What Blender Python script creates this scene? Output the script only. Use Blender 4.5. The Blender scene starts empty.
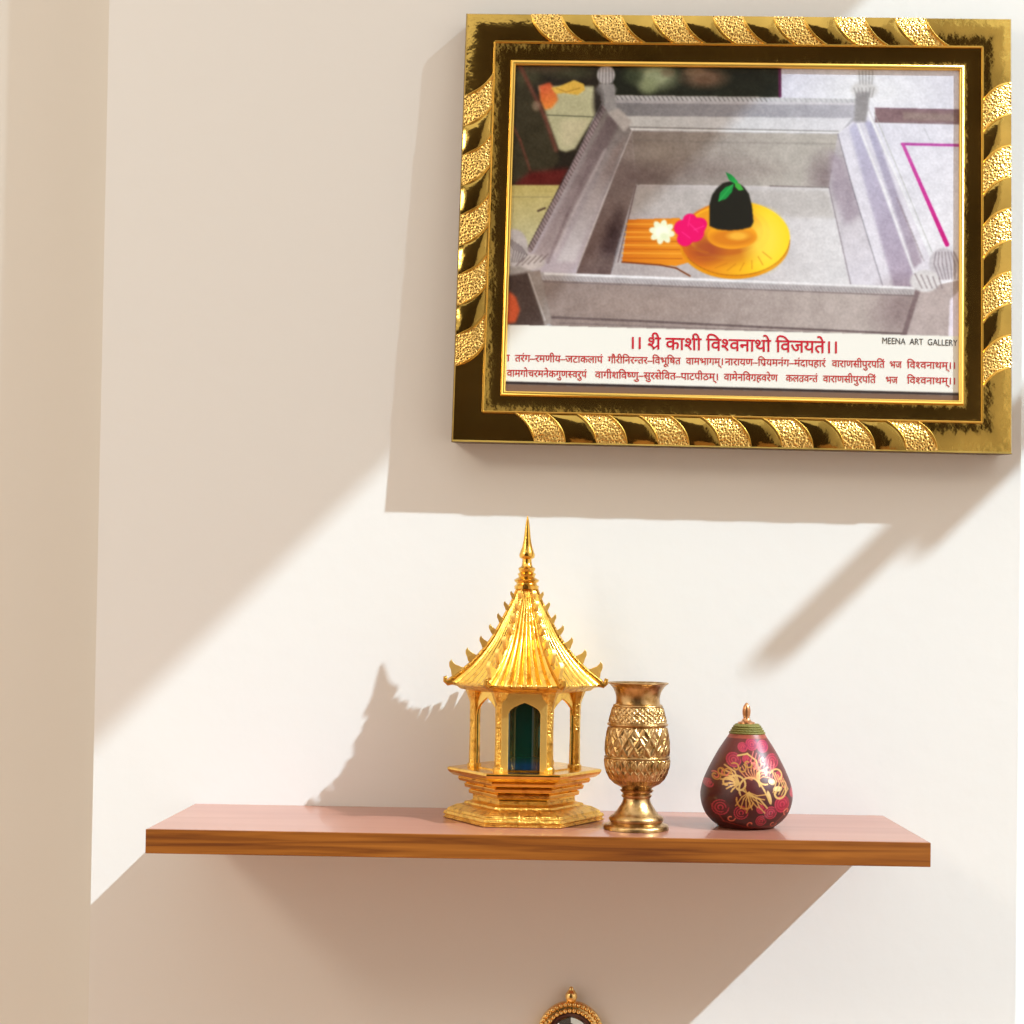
import bpy, bmesh, math, random
import numpy as np
from mathutils import Vector, Matrix, Euler
random.seed(4); rng = np.random.default_rng(4)
S = bpy.context.scene; COL = S.collection
CZ = 1.45; D = 1.5; FPX = 1474.0
# ------------------------------------------------------------------ camera
cd = bpy.data.cameras.new('camera'); cam = bpy.data.objects.new('camera', cd); COL.objects.link(cam)
cd.sensor_width = 36; cd.lens = FPX/1024*36; cd.clip_start = .01
cam.location = (0, -D, CZ)
R = Matrix.Rotation(math.radians(.65), 3, 'Z') @ Matrix.Rotation(math.radians(90+1.0), 3, 'X') @ Matrix.Rotation(math.radians(.9), 3, 'Z')
cam.rotation_euler = R.to_euler()
v = R.transposed() @ Vector((0, 1, 0))
px0, py0 = 512+FPX*v.x/-v.z, 512-FPX*v.y/-v.z
cd.shift_x = (px0-545)/1024; cd.shift_y = (622-py0)/1024
S.camera = cam
def ray(px, py):
    d = Vector(((px-512)/1024+cd.shift_x, (512-py)/1024+cd.shift_y, -FPX/1024))
    return R @ d
def W(px, py, y=0.0):
    d = ray(px, py); k = (y+D)/d.y
    return Vector((d.x*k, y, CZ+d.z*k))
# ------------------------------------------------------------------ helpers
def setp(o, label=None, cat=None, group=None, kind=None):
    if label: o['label'] = label
    if cat: o['category'] = cat
    if group: o['group'] = group
    if kind: o['kind'] = kind
    return o
def empty(name, loc, label, cat):
    o = bpy.data.objects.new(name, None); COL.objects.link(o); o.location = loc; o.empty_display_size = .02
    return setp(o, label, cat)
class MB:
    def __init__(s): s.v = []; s.f = []; s.m = []
    def add(s, vs, fs, mi=0):
        b = len(s.v); s.v += [tuple(p) for p in vs]; s.f += [tuple(b+i for i in f) for f in fs]; s.m += [mi]*len(fs)
    def box(s, x0, x1, y0, y1, z0, z1, mi=0):
        s.add([(x, y, z) for x in (x0, x1) for y in (y0, y1) for z in (z0, z1)],
              [(0,1,3,2),(4,6,7,5),(0,4,5,1),(2,3,7,6),(0,2,6,4),(1,5,7,3)], mi)
    def tube(s, pts, r, n=8, mi=0, closed=False):
        pts = [Vector(p) for p in pts]; N = len(pts); vs = []
        rr = r if isinstance(r, (list, tuple)) else [r]*N
        up = Vector((.13, .97, .2))
        for i, p in enumerate(pts):
            a = pts[(i-1) % N] if closed else pts[max(i-1, 0)]; b = pts[(i+1) % N] if closed else pts[min(i+1, N-1)]
            t = (b-a).normalized(); u = t.cross(up)
            if u.length < .05: u = t.cross(Vector((1, .1, 0)))
            u.normalize(); w = t.cross(u)
            vs += [p+(u*math.cos(q)+w*math.sin(q))*rr[i] for q in [2*math.pi*k/n for k in range(n)]]
        fs = []
        for i in range(N if closed else N-1):
            j = (i+1) % N
            fs += [(i*n+k, i*n+(k+1) % n, j*n+(k+1) % n, j*n+k) for k in range(n)]
        if not closed: fs += [tuple(range(n))[::-1], tuple((N-1)*n+k for k in range(n))]
        s.add(vs, fs, mi)
    def lathe(s, prof, c=(0,0,0), n=64, mi=0, caps=True, axis='z'):
        vs = []
        for r, z in prof:
            for k in range(n):
                q = 2*math.pi*k/n
                if axis == 'z': vs.append((c[0]+r*math.cos(q), c[1]+r*math.sin(q), c[2]+z))
                else: vs.append((c[0]+r*math.cos(q), c[1]-z, c[2]+r*math.sin(q)))
        fs = [(i*n+k, i*n+(k+1) % n, (i+1)*n+(k+1) % n, (i+1)*n+k) for i in range(len(prof)-1) for k in range(n)]
        if caps: fs += [tuple(range(n))[::-1], tuple((len(prof)-1)*n+k for k in range(n))]
        s.add(vs, fs, mi)
    def sphere(s, c, r, n=10, m=7, mi=0, sc=(1,1,1)):
        prof = [(math.sin(math.pi*i/m)*r+1e-6, -math.cos(math.pi*i/m)*r) for i in range(m+1)]
        vs = [(c[0]+a*math.cos(2*math.pi*k/n)*sc[0], c[1]+a*math.sin(2*math.pi*k/n)*sc[1], c[2]+z*sc[2]) for a, z in prof for k in range(n)]
        s.add(vs, [(i*n+k, i*n+(k+1) % n, (i+1)*n+(k+1) % n, (i+1)*n+k) for i in range(m) for k in range(n)], mi)
    def grid(s, fn, nu, nv, mi=0):
        vs = [fn(i/nu, j/nv) for j in range(nv+1) for i in range(nu+1)]
        s.add(vs, [(j*(nu+1)+i, j*(nu+1)+i+1, (j+1)*(nu+1)+i+1, (j+1)*(nu+1)+i) for j in range(nv) for i in range(nu)], mi)
    def prism(s, poly, o, ex, ey, ez, th, mi=0):       # 2-D polygon extruded by th along ez, centred
        o, ex, ey, ez = Vector(o), Vector(ex), Vector(ey), Vector(ez); n = len(poly)
        vs = [o+ex*a+ey*b+ez*(sg*th/2) for sg in (-1, 1) for a, b in poly]
        s.add(vs, [tuple(range(n))[::-1], tuple(range(n, 2*n))]+[(i, (i+1) % n, n+(i+1) % n, n+i) for i in range(n)], mi)
    def build(s, name, mats, parent=None, smooth=True, angle=35, bevel=0, loc=None, fix=True):
        me = bpy.data.meshes.new(name); me.from_pydata(s.v, [], s.f)
        for m in (mats if isinstance(mats, (list, tuple)) else [mats]): me.materials.append(m)
        me.polygons.foreach_set('material_index', s.m)
        if fix:
            bm = bmesh.new(); bm.from_mesh(me); bmesh.ops.recalc_face_normals(bm, faces=bm.faces)
            if smooth:
                for f in bm.faces: f.smooth = True
                for e in bm.edges:
                    if len(e.link_faces) == 2 and e.calc_face_angle(0) > math.radians(angle): e.smooth = False
            bm.to_mesh(me); bm.free()
        elif smooth: me.polygons.foreach_set('use_smooth', [True]*len(me.polygons))
        o = bpy.data.objects.new(name, me); COL.objects.link(o)
        if parent is not None:
            o.parent = parent
        if loc is not None: o.location = loc
        if bevel:
            b = o.modifiers.new('bevel', 'BEVEL'); b.width = bevel; b.segments = 2; b.limit_method = 'ANGLE'; b.angle_limit = math.radians(40)
        return o
def lin(c): return tuple(((x/255)/12.92 if x/255 <= .04045 else ((x/255+.055)/1.055)**2.4) for x in c)
def interp(tab, x):
    if x <= tab[0][0]: return tab[0][1]
    for (a, p), (b, q) in zip(tab, tab[1:]):
        if x <= b: return p+(q-p)*(x-a)/(b-a)
    return tab[-1][1]
def smooth_prof(pts, sub=4):
    out = []
    for i in range(len(pts)-1):
        p0 = pts[max(i-1, 0)]; p1 = pts[i]; p2 = pts[i+1]; p3 = pts[min(i+2, len(pts)-1)]
        for k in range(sub):
            t = k/sub
            out.append(tuple(.5*((2*p1[j])+(-p0[j]+p2[j])*t+(2*p0[j]-5*p1[j]+4*p2[j]-p3[j])*t*t+(-p0[j]+3*p1[j]-3*p2[j]+p3[j])*t**3) for j in range(len(p1))))
    out.append(tuple(pts[-1])); return out
# ------------------------------------------------------------------ materials
def mat(name, col=(.8,.8,.8), rough=.5, metal=0, bump=None, var=None, coat=0, spec=.5):
    m = bpy.data.materials.new(name); m.use_nodes = True; nt = m.node_tree; b = nt.nodes['Principled BSDF']
    b.inputs['Base Color'].default_value = (*col, 1); b.inputs['Roughness'].default_value = rough; b.inputs['Metallic'].default_value = metal
    b.inputs['Coat Weight'].default_value = coat; b.inputs['Specular IOR Level'].default_value = spec
    tc = nt.nodes.new('ShaderNodeTexCoord')
    if var:   # (scale, colour2, lo, hi)
        n = nt.nodes.new('ShaderNodeTexNoise'); n.inputs['Scale'].default_value = var[0]; n.inputs['Detail'].default_value = 4
        nt.links.new(tc.outputs['Object'], n.inputs['Vector'])
        r = nt.nodes.new('ShaderNodeValToRGB'); r.color_ramp.elements[0].position = var[2]; r.color_ramp.elements[1].position = var[3]
        r.color_ramp.elements[0].color = (*col, 1); r.color_ramp.elements[1].color = (*var[1], 1)
        nt.links.new(n.outputs['Fac'], r.inputs['Fac']); nt.links.new(r.outputs['Color'], b.inputs['Base Color'])
    if bump:  # (kind, scale, strength, distance)
        t = nt.nodes.new('ShaderNodeTexVoronoi' if bump[0] == 'v' else 'ShaderNodeTexNoise'); t.inputs['Scale'].default_value = bump[1]
        nt.links.new(tc.outputs['Object'], t.inputs['Vector'])
        bn = nt.nodes.new('ShaderNodeBump'); bn.inputs['Strength'].default_value = bump[2]; bn.inputs['Distance'].default_value = bump[3]
        if bump[0] == 'v': bn.invert = True
        nt.links.new(t.outputs[0], bn.inputs['Height']); nt.links.new(bn.outputs['Normal'], b.inputs['Normal'])
    return m
def vcmat(name, rough=.4, coat=0, metal_attr=False):
    m = mat(name, rough=rough, coat=coat); nt = m.node_tree; b = nt.nodes['Principled BSDF']
    a = nt.nodes.new('ShaderNodeVertexColor'); a.layer_name = 'paint'
    nt.links.new(a.outputs['Color'], b.inputs['Base Color'])
    if metal_attr: nt.links.new(a.outputs['Alpha'], b.inputs['Metallic'])
    return m
M_wall = mat('white wall paint', (.84,.84,.825), .85, bump=('n', 60, .12, .002), spec=.2)
M_beige = mat('cream wall paint', (.80,.785,.74), .85, bump=('n', 50, .1, .002), spec=.2)
M_floor = mat('terracotta floor tiles', (.72,.41,.24), .5)
M_back = mat('dark brown panelling', (.05,.03,.018), .6)
M_wframe = mat('white window paint', (.75,.75,.73), .5)
M_gold = mat('polished temple brass', (.96,.59,.12), .2, 1, bump=('n', 300, .2, .0008), var=(110, (.62,.31,.05), .5, .74))
M_goldtx = mat('cast temple brass', (.96,.60,.13), .3, 1, bump=('n', 520, .8, .0015), var=(150, (.55,.27,.045), .48, .68))
M_vase = mat('antique brass', (.62,.40,.18), .3, 1, bump=('n', 900, .3, .0006), var=(150, (.36,.2,.06), .42, .68))
M_frame = mat('mirror gold foil', (.66,.45,.11), .12, 1, bump=('n', 110, .3, .0012), var=(16, (.42,.29,.07), .35, .7))
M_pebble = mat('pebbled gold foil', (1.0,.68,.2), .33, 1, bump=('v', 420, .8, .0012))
M_ridge = mat('bright gold ridge', (1.0,.66,.15), .34, 1)
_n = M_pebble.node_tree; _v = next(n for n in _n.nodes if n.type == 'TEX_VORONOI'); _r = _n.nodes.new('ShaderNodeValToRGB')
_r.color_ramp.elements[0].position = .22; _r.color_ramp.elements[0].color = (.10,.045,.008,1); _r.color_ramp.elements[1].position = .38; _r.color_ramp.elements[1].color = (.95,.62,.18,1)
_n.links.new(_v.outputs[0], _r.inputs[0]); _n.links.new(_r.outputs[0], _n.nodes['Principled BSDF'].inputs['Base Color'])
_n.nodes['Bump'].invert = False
M_ant = mat('darker antique brass', (.62,.33,.06), .3, 1, bump=('n', 500, .5, .001))
M_side = mat('dark bronze frame edge', (.16,.09,.03), .35, .6)
# ------------------------------------------------------------------ the room
XL, XR, SB = W(99, 500).x, W(1020.5, 500).x, .062
XW = 1.10; ZT = 4.3
def struct(mb, name, m, **k): return setp(mb.build(name, m, smooth=False, **k), kind='structure')
b = MB(); b.box(XL, XR, 0, .30, 0, ZT); struct(b, 'wall_front', M_wall)
b = MB(); b.box(-2.6, XL-.0005, SB, .30, 0, ZT); struct(b, 'wall_front_left', M_beige)
b = MB(); b.box(XR+.0005, XW+.12, SB, .30, 0, ZT); struct(b, 'wall_front_right', M_wall)
OY0, OY1, OZ0, OZ1 = -1.55, -.16, .95, 4.0
b = MB(); b.box(XW, XW+.12, OY1, SB-.001, 0, ZT); b.box(XW, XW+.12, -3.6, OY0, 0, ZT)
b.box(XW, XW+.12, OY0, OY1, 0, OZ0); b.box(XW, XW+.12, OY0, OY1, OZ1, ZT); struct(b, 'wall_right', M_wall)
b = MB(); b.box(-2.6, XW+.12, -3.6, .30, -.1, -.001); struct(b, 'floor', M_floor)
b = MB(); b.box(-2.6, XW+.12, -3.72, -3.6001, 0, ZT); struct(b, 'wall_back', M_back)
# window in the right wall: frame, plus sheer sheet and bar added for their shadows
b = MB(); t = .03
b.box(XW+.02, XW+.06, OY0, OY0+t, OZ0, OZ1); b.box(XW+.02, XW+.06, OY1-t, OY1, OZ0, OZ1)
b.box(XW+.02, XW+.06, OY0, OY1, OZ0, OZ0+t); b.box(XW+.02, XW+.06, OY0, OY1, OZ1-t, OZ1)
wn = struct(b, 'window_1', M_wframe)
SUN = Vector((-2.05, 1, -2.05))
def onwin(px, py, x=XW+.05):
    p = W(px, py); k = (x-p.x)/2.05; return (p.y-k, p.z+2.05*k)
sheer = bpy.data.materials.new('sheer light blocker'); sheer.use_nodes = True; nt = sheer.node_tree; nt.nodes.clear()
o_ = nt.nodes.new('ShaderNodeOutputMaterial'); mx = nt.nodes.new('ShaderNodeMixShader'); mx.inputs[0].default_value = .56
tr = nt.nodes.new('ShaderNodeBsdfTransparent'); tl = nt.nodes.new('ShaderNodeBsdfTranslucent'); tl.inputs[0].default_value = (.8,.77,.72,1)
nt.links.new(tr.outputs[0], mx.inputs[1]); nt.links.new(tl.outputs[0], mx.inputs[2]); nt.links.new(mx.outputs[0], o_.inputs[0])
_, hz = onwin(231, 614)
b = MB(); b.box(XW+.048, XW+.0495, OY0+t, OY1-t, hz, OZ1-t); o = b.build('sheer_sun_blocker', sheer, wn, smooth=False)  # unseen sheer sheet added to half-block the sun on the upper wall
y1, z1 = onwin(765, 660); y2, z2 = onwin(905, 530)
b = MB(); b.box(XW+.035, XW+.065, y1, OY1-t, (z1+z2)/2-.006, (z1+z2)/2+.007)
y3, z3 = onwin(918, 556); b.box(XW+.04, XW+.06, y3, OY1-t, z3, (z1+z2)/2+.01)
b.build('shadow_bar', M_wframe, wn, smooth=False)  # unseen bar and bracket added to cast the soft diagonal streak
# ------------------------------------------------------------------ light
sl = bpy.data.lights.new('sun', 'SUN'); sl.energy = 4.5; sl.angle = math.radians(.75); sl.color = (.82,1.0,1.10)
so = bpy.data.objects.new('sun', sl); COL.objects.link(so); so.rotation_euler = SUN.to_track_quat('-Z', 'Y').to_euler(); so.location = (3, -2, 4)
w = bpy.data.worlds.new('world'); S.world = w; w.use_nodes = True; nt = w.node_tree; bg = nt.nodes['Background']
tc = nt.nodes.new('ShaderNodeTexCoord'); sp = nt.nodes.new('ShaderNodeSeparateXYZ'); nt.links.new(tc.outputs['Generated'], sp.inputs[0])
cr = nt.nodes.new('ShaderNodeValToRGB'); e = cr.color_ramp.elements
e[0].position = .0; e[0].color = (.70,.50,.34,1); e[1].position = 1; e[1].color = (1.15,1.08,.98,1)
x_ = cr.color_ramp.elements.new(.5); x_.color = (1.0,.86,.71,1)
mr = nt.nodes.new('ShaderNodeMapRange'); mr.inputs[1].default_value = -1; mr.inputs[2].default_value = 1
nt.links.new(sp.outputs['Z'], mr.inputs[0]); nt.links.new(mr.outputs[0], cr.inputs[0]); nt.links.new(cr.outputs[0], bg.inputs[0]); bg.inputs[1].default_value = 1.0
def area(name, loc, tgt, size, power, col):
    l = bpy.data.lights.new(name, 'AREA'); l.size = size; l.energy = power; l.color = col
    o = bpy.data.objects.new(name, l); COL.objects.link(o); o.location = loc
    o.rotation_euler = (Vector(tgt)-Vector(loc)).to_track_quat('-Z', 'Y').to_euler()
area('lamp_left', (-1.9, -1.7, 2.75), (0, 0, 1.2), .5, 14, (1, .86, .68))
# ------------------------------------------------------------------ shelf
SH = .1855
bl, br = W(195, 804), W(883, 815)
SZ = (bl.z+br.z)/2; SX0, SX1 = bl.x, br.x; SP = .1855; ST = .0215
Mw = mat('red-brown varnished wood', rough=.3, coat=.35); nt = Mw.node_tree; bs = nt.nodes['Principled BSDF']
def woodramp(M, c0, c1, c2, sc):
    nt = M.node_tree; bs = nt.nodes['Principled BSDF']; tc = nt.nodes.new('ShaderNodeTexCoord'); mp = nt.nodes.new('ShaderNodeMapping')
    mp.inputs['Scale'].default_value = sc; nt.links.new(tc.outputs['Object'], mp.inputs[0])
    n = nt.nodes.new('ShaderNodeTexNoise'); n.inputs['Scale'].default_value = 1; n.inputs['Detail'].default_value = 6; n.inputs['Distortion'].default_value = .6
    nt.links.new(mp.outputs[0], n.inputs[0]); r = nt.nodes.new('ShaderNodeValToRGB')
    r.color_ramp.elements[0].position = .3; r.color_ramp.elements[0].color = (*c0, 1); r.color_ramp.elements[1].position = .72; r.color_ramp.elements[1].color = (*c2, 1)
    q = r.color_ramp.elements.new(.5); q.color = (*c1, 1)
    nt.links.new(n.outputs[0], r.inputs[0]); nt.links.new(r.outputs[0], bs.inputs['Base Color'])
woodramp(Mw, (.36,.135,.09), (.42,.17,.115), (.46,.2,.14), (3, 30, 30))
Me = mat('orange-brown wood edge', rough=.4); woodramp(Me, (.13,.032,.005), (.27,.082,.010), (.40,.135,.018), (7, 60, 190))
shelf = empty('wall_shelf', (0, 0, SZ), 'long reddish-brown wooden floating shelf on the white wall below the picture frame', 'shelf')
b = MB(); b.box(SX0, SX1, -SP+.003, .0, -ST, 0); b.build('board', Mw, shelf, smooth=False, bevel=.0006)
b = MB(); b.box(SX0, SX1, -SP, -SP+.003, -ST, 0); setp(b.build('edge_band', Me, shelf, smooth=False, bevel=.0005), 'orange-brown grained front edge')
# ------------------------------------------------------------------ picture frame
ZB, ZTp = W(731, 447).z, W(739, 15).z
def plane_y(z, h): return -(.0348-(z-ZB)/(ZTp-ZB)*.012)-h
def onplane(px, py, h):
    d = ray(px, py); o = Vector((0, -D, CZ)); y = -.03
    for _ in range(6):
        k = (y+D)/d.y; y = plane_y(CZ+d.z*k, h)
    k = (y+D)/d.y; return Vector((d.x*k, y, CZ+d.z*k))
FW, FH = 555.0, 435.0
C4 = [(466.5, 12.5), (1012, 18), (1012.5, 453.5), (451.5, 441)]
def l2p(U, V):
    u, v = U/FW, V/FH; a, b_, c, d = C4
    return tuple((a[i]*(1-u)+b_[i]*u)*(1-v)+(d[i]*(1-u)+c[i]*u)*v for i in (0, 1))
_P = [onplane(*c, 0) for c in C4]
def L(U, V, h):
    u, v = U/FW, V/FH
    p = (_P[0]*(1-u)+_P[1]*u)*(1-v)+(_P[3]*(1-u)+_P[2]*u)*v
    return Vector((p.x, p.y-h, p.z))-FO
FO = Vector((_P[3].x*.5+_P[2].x*.5, 0, _P[2].z))
frame = empty('picture_frame', FO, 'large ornate gold frame with diagonal stripes holding a shrine print, hung on the white wall', 'picture frame')
def ring(prof, mb, mi=0):
    vs = []
    for wd, h in prof:
        for U, V in ((wd, wd), (FW-wd, wd), (FW-wd, FH-wd), (wd, FH-wd)):
            p = L(U, V, 0 if h == 'wall' else h)
            if h == 'wall': p = Vector((p.x, -.0008, p.z))
            vs.append(p)
    mb.add(vs, [(i*4+k, i*4+(k+1) % 4, i*4+4+(k+1) % 4, i*4+4+k) for i in range(len(prof)-1) for k in range(4)], mi)
b = MB(); ring([(60, -.0145), (2, 'wall'), (-.5, -.004), (.5, -.0019)], b); setp(b.build('frame_side', M_side, frame, angle=50), 'thin dark bronze side edge')
b = MB(); ring([(0, -.0025), (1.5, -.0002)]+[(1.5+27*i/8, -.0002+.0016*math.sin(math.pi*i/8)) for i in range(1, 9)]+[(31, 0)], b)
ring([(31, 0)]+[(31+16*i/8, -.0038*math.sin(math.pi/2*i/8)**1.0) for i in range(1, 9)]+[(48, -.0038)], b)
b.build('moulding', M_frame, frame, angle=30)
b = MB(); ring([(46.8, -.0039), (47, -.003), (48.2, -.0016), (50.5, -.0016), (51.8, -.003), (52, -.0062)], b); setp(b.build('inner_lip', M_ridge, frame, angle=50), 'bright gold inner rim')
def sidep(side, u, v, h):
    if side == 'top': return L(u, v, h)
    if side == 'bottom': return L(u, FH-v, h)
    if side == 'left': return L(v, u, h)
    return L(FW-v, u, h)
def scurve(u_out, du, s):    # s 0 outer .. 1 inner
    return u_out+du*(.42*s+.58*s**3)
cells = []
for k in range(7): cells.append(('top', (531+60.7*k-466)*FW/546, 24, 30.5, k < 6))
for k in range(7): cells.append(('bottom', (535+62*k-451.5)*FW/561, -20, 30.5, k < 6))
for k in range(5): cells.append(('left', (97+60*k-12.5)*FH/430, -22, 31, k < 4))
for k in range(5): cells.append(('right', (80+63.3*k-15)*FH/436, 20, 32, k < 4))
rdg = MB()
ridge_path = [(30, 30), (FW-30, 30), (FW-30, FH-30), (30, FH-30)]
def hb(v): return -.0002+.0016*math.sin(math.pi*min(max((v-1.5)/27, 0), 1))
for side, u0, du, wd, nxt in cells:
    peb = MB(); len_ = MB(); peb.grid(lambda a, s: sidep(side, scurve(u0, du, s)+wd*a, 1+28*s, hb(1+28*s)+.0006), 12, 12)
    if True:
        per = 61.0 if side in ('top', 'left') else 62.6
        gw = per-wd
        if nxt: len_.grid(lambda a, s: sidep(side, scurve(u0, du, s)+wd+gw*a, 1+28*s, hb(1+28*s)+.0003+.0015*(math.sin(math.pi*a)**.7)*(math.sin(math.pi*s)**.6 if 0 < s < 1 else 0)), 14, 14)
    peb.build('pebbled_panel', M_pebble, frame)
    if nxt: len_.build('polished_lozenge', M_frame, frame)
    for e_ in (0, wd):
        rdg.tube([sidep(side, scurve(u0, du, s/12)+e_, 1.5+28*s/12, hb(1+28.5*s/12)+.0007*min(1, s/5)) for s in range(13)], [.0012*min(1, .45+s/6) for s in range(13)], 6)
for i in range(4):
    a, c = ridge_path[i], ridge_path[(i+1) % 4]
    rdg.tube([L(a[0]+(c[0]-a[0])*k/6, a[1]+(c[1]-a[1])*k/6, .0006) for k in range(7)], .0011, 6)
rdg.build('raised_trim', M_ridge, frame)
# ------------------------------------------------------------------ the print (printed colours, plus painted recess shade at the foot)
SC = 2; X0, Y0, X1, Y1 = 498, 58, 968, 402
Hc, Wc = (Y1-Y0)*SC, (X1-X0)*SC
yy, xx = np.mgrid[0:Hc, 0:Wc]; PX = X0+(xx+.5)/SC; PY = Y0+(yy+.5)/SC
img = np.zeros((Hc, Wc, 3)); img[:] = (165,160,160)
def blend(mask, col):
    global img
    c = np.asarray(col, float)
    img = img*(1-mask[..., None])+c*mask[..., None]
def inside(pts):
    m = np.zeros((Hc, Wc), bool); n = len(pts)
    for i in range(n):
        (xa, ya), (xb, yb) = pts[i], pts[(i+1) % n]
        if ya == yb: continue
        c = ((PY >= min(ya, yb)) & (PY < max(ya, yb)) & (PX < xa+(PY-ya)*(xb-xa)/(yb-ya))); m ^= c
    return m
def blur(a, r):
    if r <= 0: return a
    k = np.exp(-np.arange(-3*r, 3*r+1)**2/(2.*r*r)); k /= k.sum(); p = 3*r
    a = np.apply_along_axis(lambda v: np.convolve(np.pad(v, p, 'edge'), k, 'valid'), 0, a)
    return np.apply_along_axis(lambda v: np.convolve(np.pad(v, p, 'edge'), k, 'valid'), 1, a)
def poly(pts, col, soft=0, op=1):
    m = inside(pts).astype(float)
    if soft: m = blur(m, soft)
    blend(m*op, col)
def grad(pts, c0, c1, p0, p1, soft=0):
    m = inside(pts).astype(float)
    if soft: m = blur(m, soft)
    d = np.array(p1, float)-p0; t = np.clip(((PX-p0[0])*d[0]+(PY-p0[1])*d[1])/(d@d), 0, 1)[..., None]
    blend(m, np.array(c0)*(1-t)+np.array(c1)*t)
def ell(cx, cy, rx, ry, col, soft=.0, op=1, rot=0):
    a = math.radians(rot); dx, dy = PX-cx, PY-cy; u = dx*math.cos(a)+dy*math.sin(a); v = -dx*math.sin(a)+dy*math.cos(a)
    r = np.sqrt((u/rx)**2+(v/ry)**2); sf = max(soft, .6/min(rx, ry)); blend(np.clip((1-r)/sf+.5, 0, 1)*op, col)
def line(pts, wd, col, op=1, soft=.7):
    for (xa, ya), (xb, yb) in zip(pts, pts[1:]):
        dx, dy = xb-xa, yb-ya; l2 = dx*dx+dy*dy; t = np.clip(((PX-xa)*dx+(PY-ya)*dy)/l2, 0, 1)
        d = np.hypot(PX-xa-t*dx, PY-ya-t*dy); blend(np.clip((wd/2-d)/soft+.5, 0, 1)*op, col)
def rope(a, b_, n, wd, c1, op=.7):
    for i in range(n):
        t = i/n; x = a[0]+(b_[0]-a[0])*t; y = a[1]+(b_[1]-a[1])*t
        line([(x-wd*.35, y-wd*.5), (x+wd*.35, y+wd*.5)], 1.2, c1, op)
# room floor around the vessel
grad([(780,60),(968,60),(968,345),(780,330)], (198,200,218), (222,222,230), (800,70), (900,300))
ell(866, 90, 60, 26, (225,228,232), 1.2, .6)
poly([(498,60),(605,60),(600,200),(498,200)], (40,34,26))
poly([(500,60),(518,60),(545,120),(560,160),(540,185),(498,185)], (60,56,40), 3)
ell(530,75,14,10,(80,84,60),1,.6); ell(572,72,22,7,(74,78,56),1,.7); ell(545,68,25,5,(92,78,62),1,.6)
line([(520,66),(545,117),(556,150)], 4, (120,72,60), .8, 3)
line([(505,110),(520,140),(530,170)], 2.5, (120,70,58), .7, 2)
poly([(538,86),(594,86),(596,114),(575,149),(566,152),(559,150),(547,117)], (188,190,158), 2)
poly([(560,120),(590,120),(574,146),(562,147)], (205,200,172), 5, .7)
line([(547,115),(595,117)], 1, (70,75,60), .8)
grad([(539,86),(550,82),(556,92),(558,100),(552,108),(545,110),(540,100)], (205,95,60), (238,150,70), (545,85), (552,108), 2)
poly([(551,88),(560,86),(574,80),(584,84),(585,90),(578,95),(564,93),(556,94)], (226,190,88), 1)
line([(556,88),(566,92),(580,88)], 1, (175,130,50), .7)
ell(536,106,4,5,(150,130,112),.8,.7)
poly([(530,172),(570,168),(560,186),(512,186)], (98,30,28), 4)
grad([(506,185),(560,185),(536,240),(528,258),(505,262)], (196,184,118), (200,202,168), (506,186), (512,245), 1)
line([(508,197),(552,197)], .8, (130,120,90), .6); line([(538,211),(545,208)], 2, (70,50,45), .8)
poly([(595,60),(781,60),(781,97),(612,95)], (30,34,24), 1)
ell(655,76,20,13,(160,172,140),1,.9); ell(648,86,9,8,(140,152,118),.8,.8); ell(668,73,7,4,(120,110,90),.8,.7); ell(632,75,10,8,(60,70,50),1,.8)
ell(705,78,20,9,(122,96,78),1,.9); ell(694,71,10,5,(140,116,94),1,.7); line([(779.5,66),(780,96)], 3, (100,30,80), .8)
poly([(875,108),(960,109.5),(960,123.5),(875,122)], (128,104,110), 1); line([(875,122),(960,124)],1,(95,70,75),.7); line([(875,108),(960,110)],1,(110,80,100),.7)
poly([(903,112),(955,114),(955,121),(903,120)], (150,136,128), 2, .6)
line([(924,128),(930,140)],1,(175,178,190),.7)
line([(902,144),(962,145.4)], 2.6, (176,70,158)); 
for i in range(20):
    t = i/20; line([(903+44*t,144.5+100*t),(903+44*(t+.05),144.5+100*(t+.05))], 3.2+1.2*t, (190-0*t, 80-70*t, 165-45*t))
# vessel
grad([(604,97),(866,100),(930,262),(905,335),(545,325),(527,255)], (165,165,172), (200,198,208), (560,200), (900,200))
grad([(610,103),(862,105),(855,128),(625,126)], (128,128,134), (170,170,182), (620,110), (860,110), 1)
grad([(622,116),(852,118),(840,133),(632,130)], (190,192,194), (205,206,216), (620,110), (860,110), 1)
line([(612,97.5),(862,101)], 4, (188,190,196)); rope((612,97.5),(770,99.5),34,4,(100,100,104)); rope((770,99.5),(862,101),18,3,(145,145,158),.5)
line([(625,127),(838,131.5)], 1.4, (120,118,120),.8); line([(625,129),(840,132.5)], 1.6, (222,224,228),.8)
# left sloping wall
grad([(605,105),(625,122),(632,131),(572,284),(536,280),(527,252)], (128,122,122), (196,190,205), (610,120), (560,262))
grad([(610,112),(620,122),(560,240),(545,262),(533,256)], (112,100,104), (178,168,176), (610,120), (545,262), 3)
grad([(613,150),(628,135),(600,200),(575,262),(556,262)], (140,128,128), (212,212,224), (610,150), (570,255), 3)
line([(603,108),(565,183),(530,250)], 5, (158,146,152)); rope((603,108),(529,251),44,5,(98,84,90),.75); line([(601,107),(527,250)],1.2,(70,56,60),.6)
line([(605,150),(572,215),(556,252)], 2.4, (214,210,218), .5, 3); line([(632,131),(605,197),(577,270)], 1.6, (205,200,204), .8)
line([(590,165),(567,215),(548,262)], 2.4, (120,104,112), .5, 3)
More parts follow.
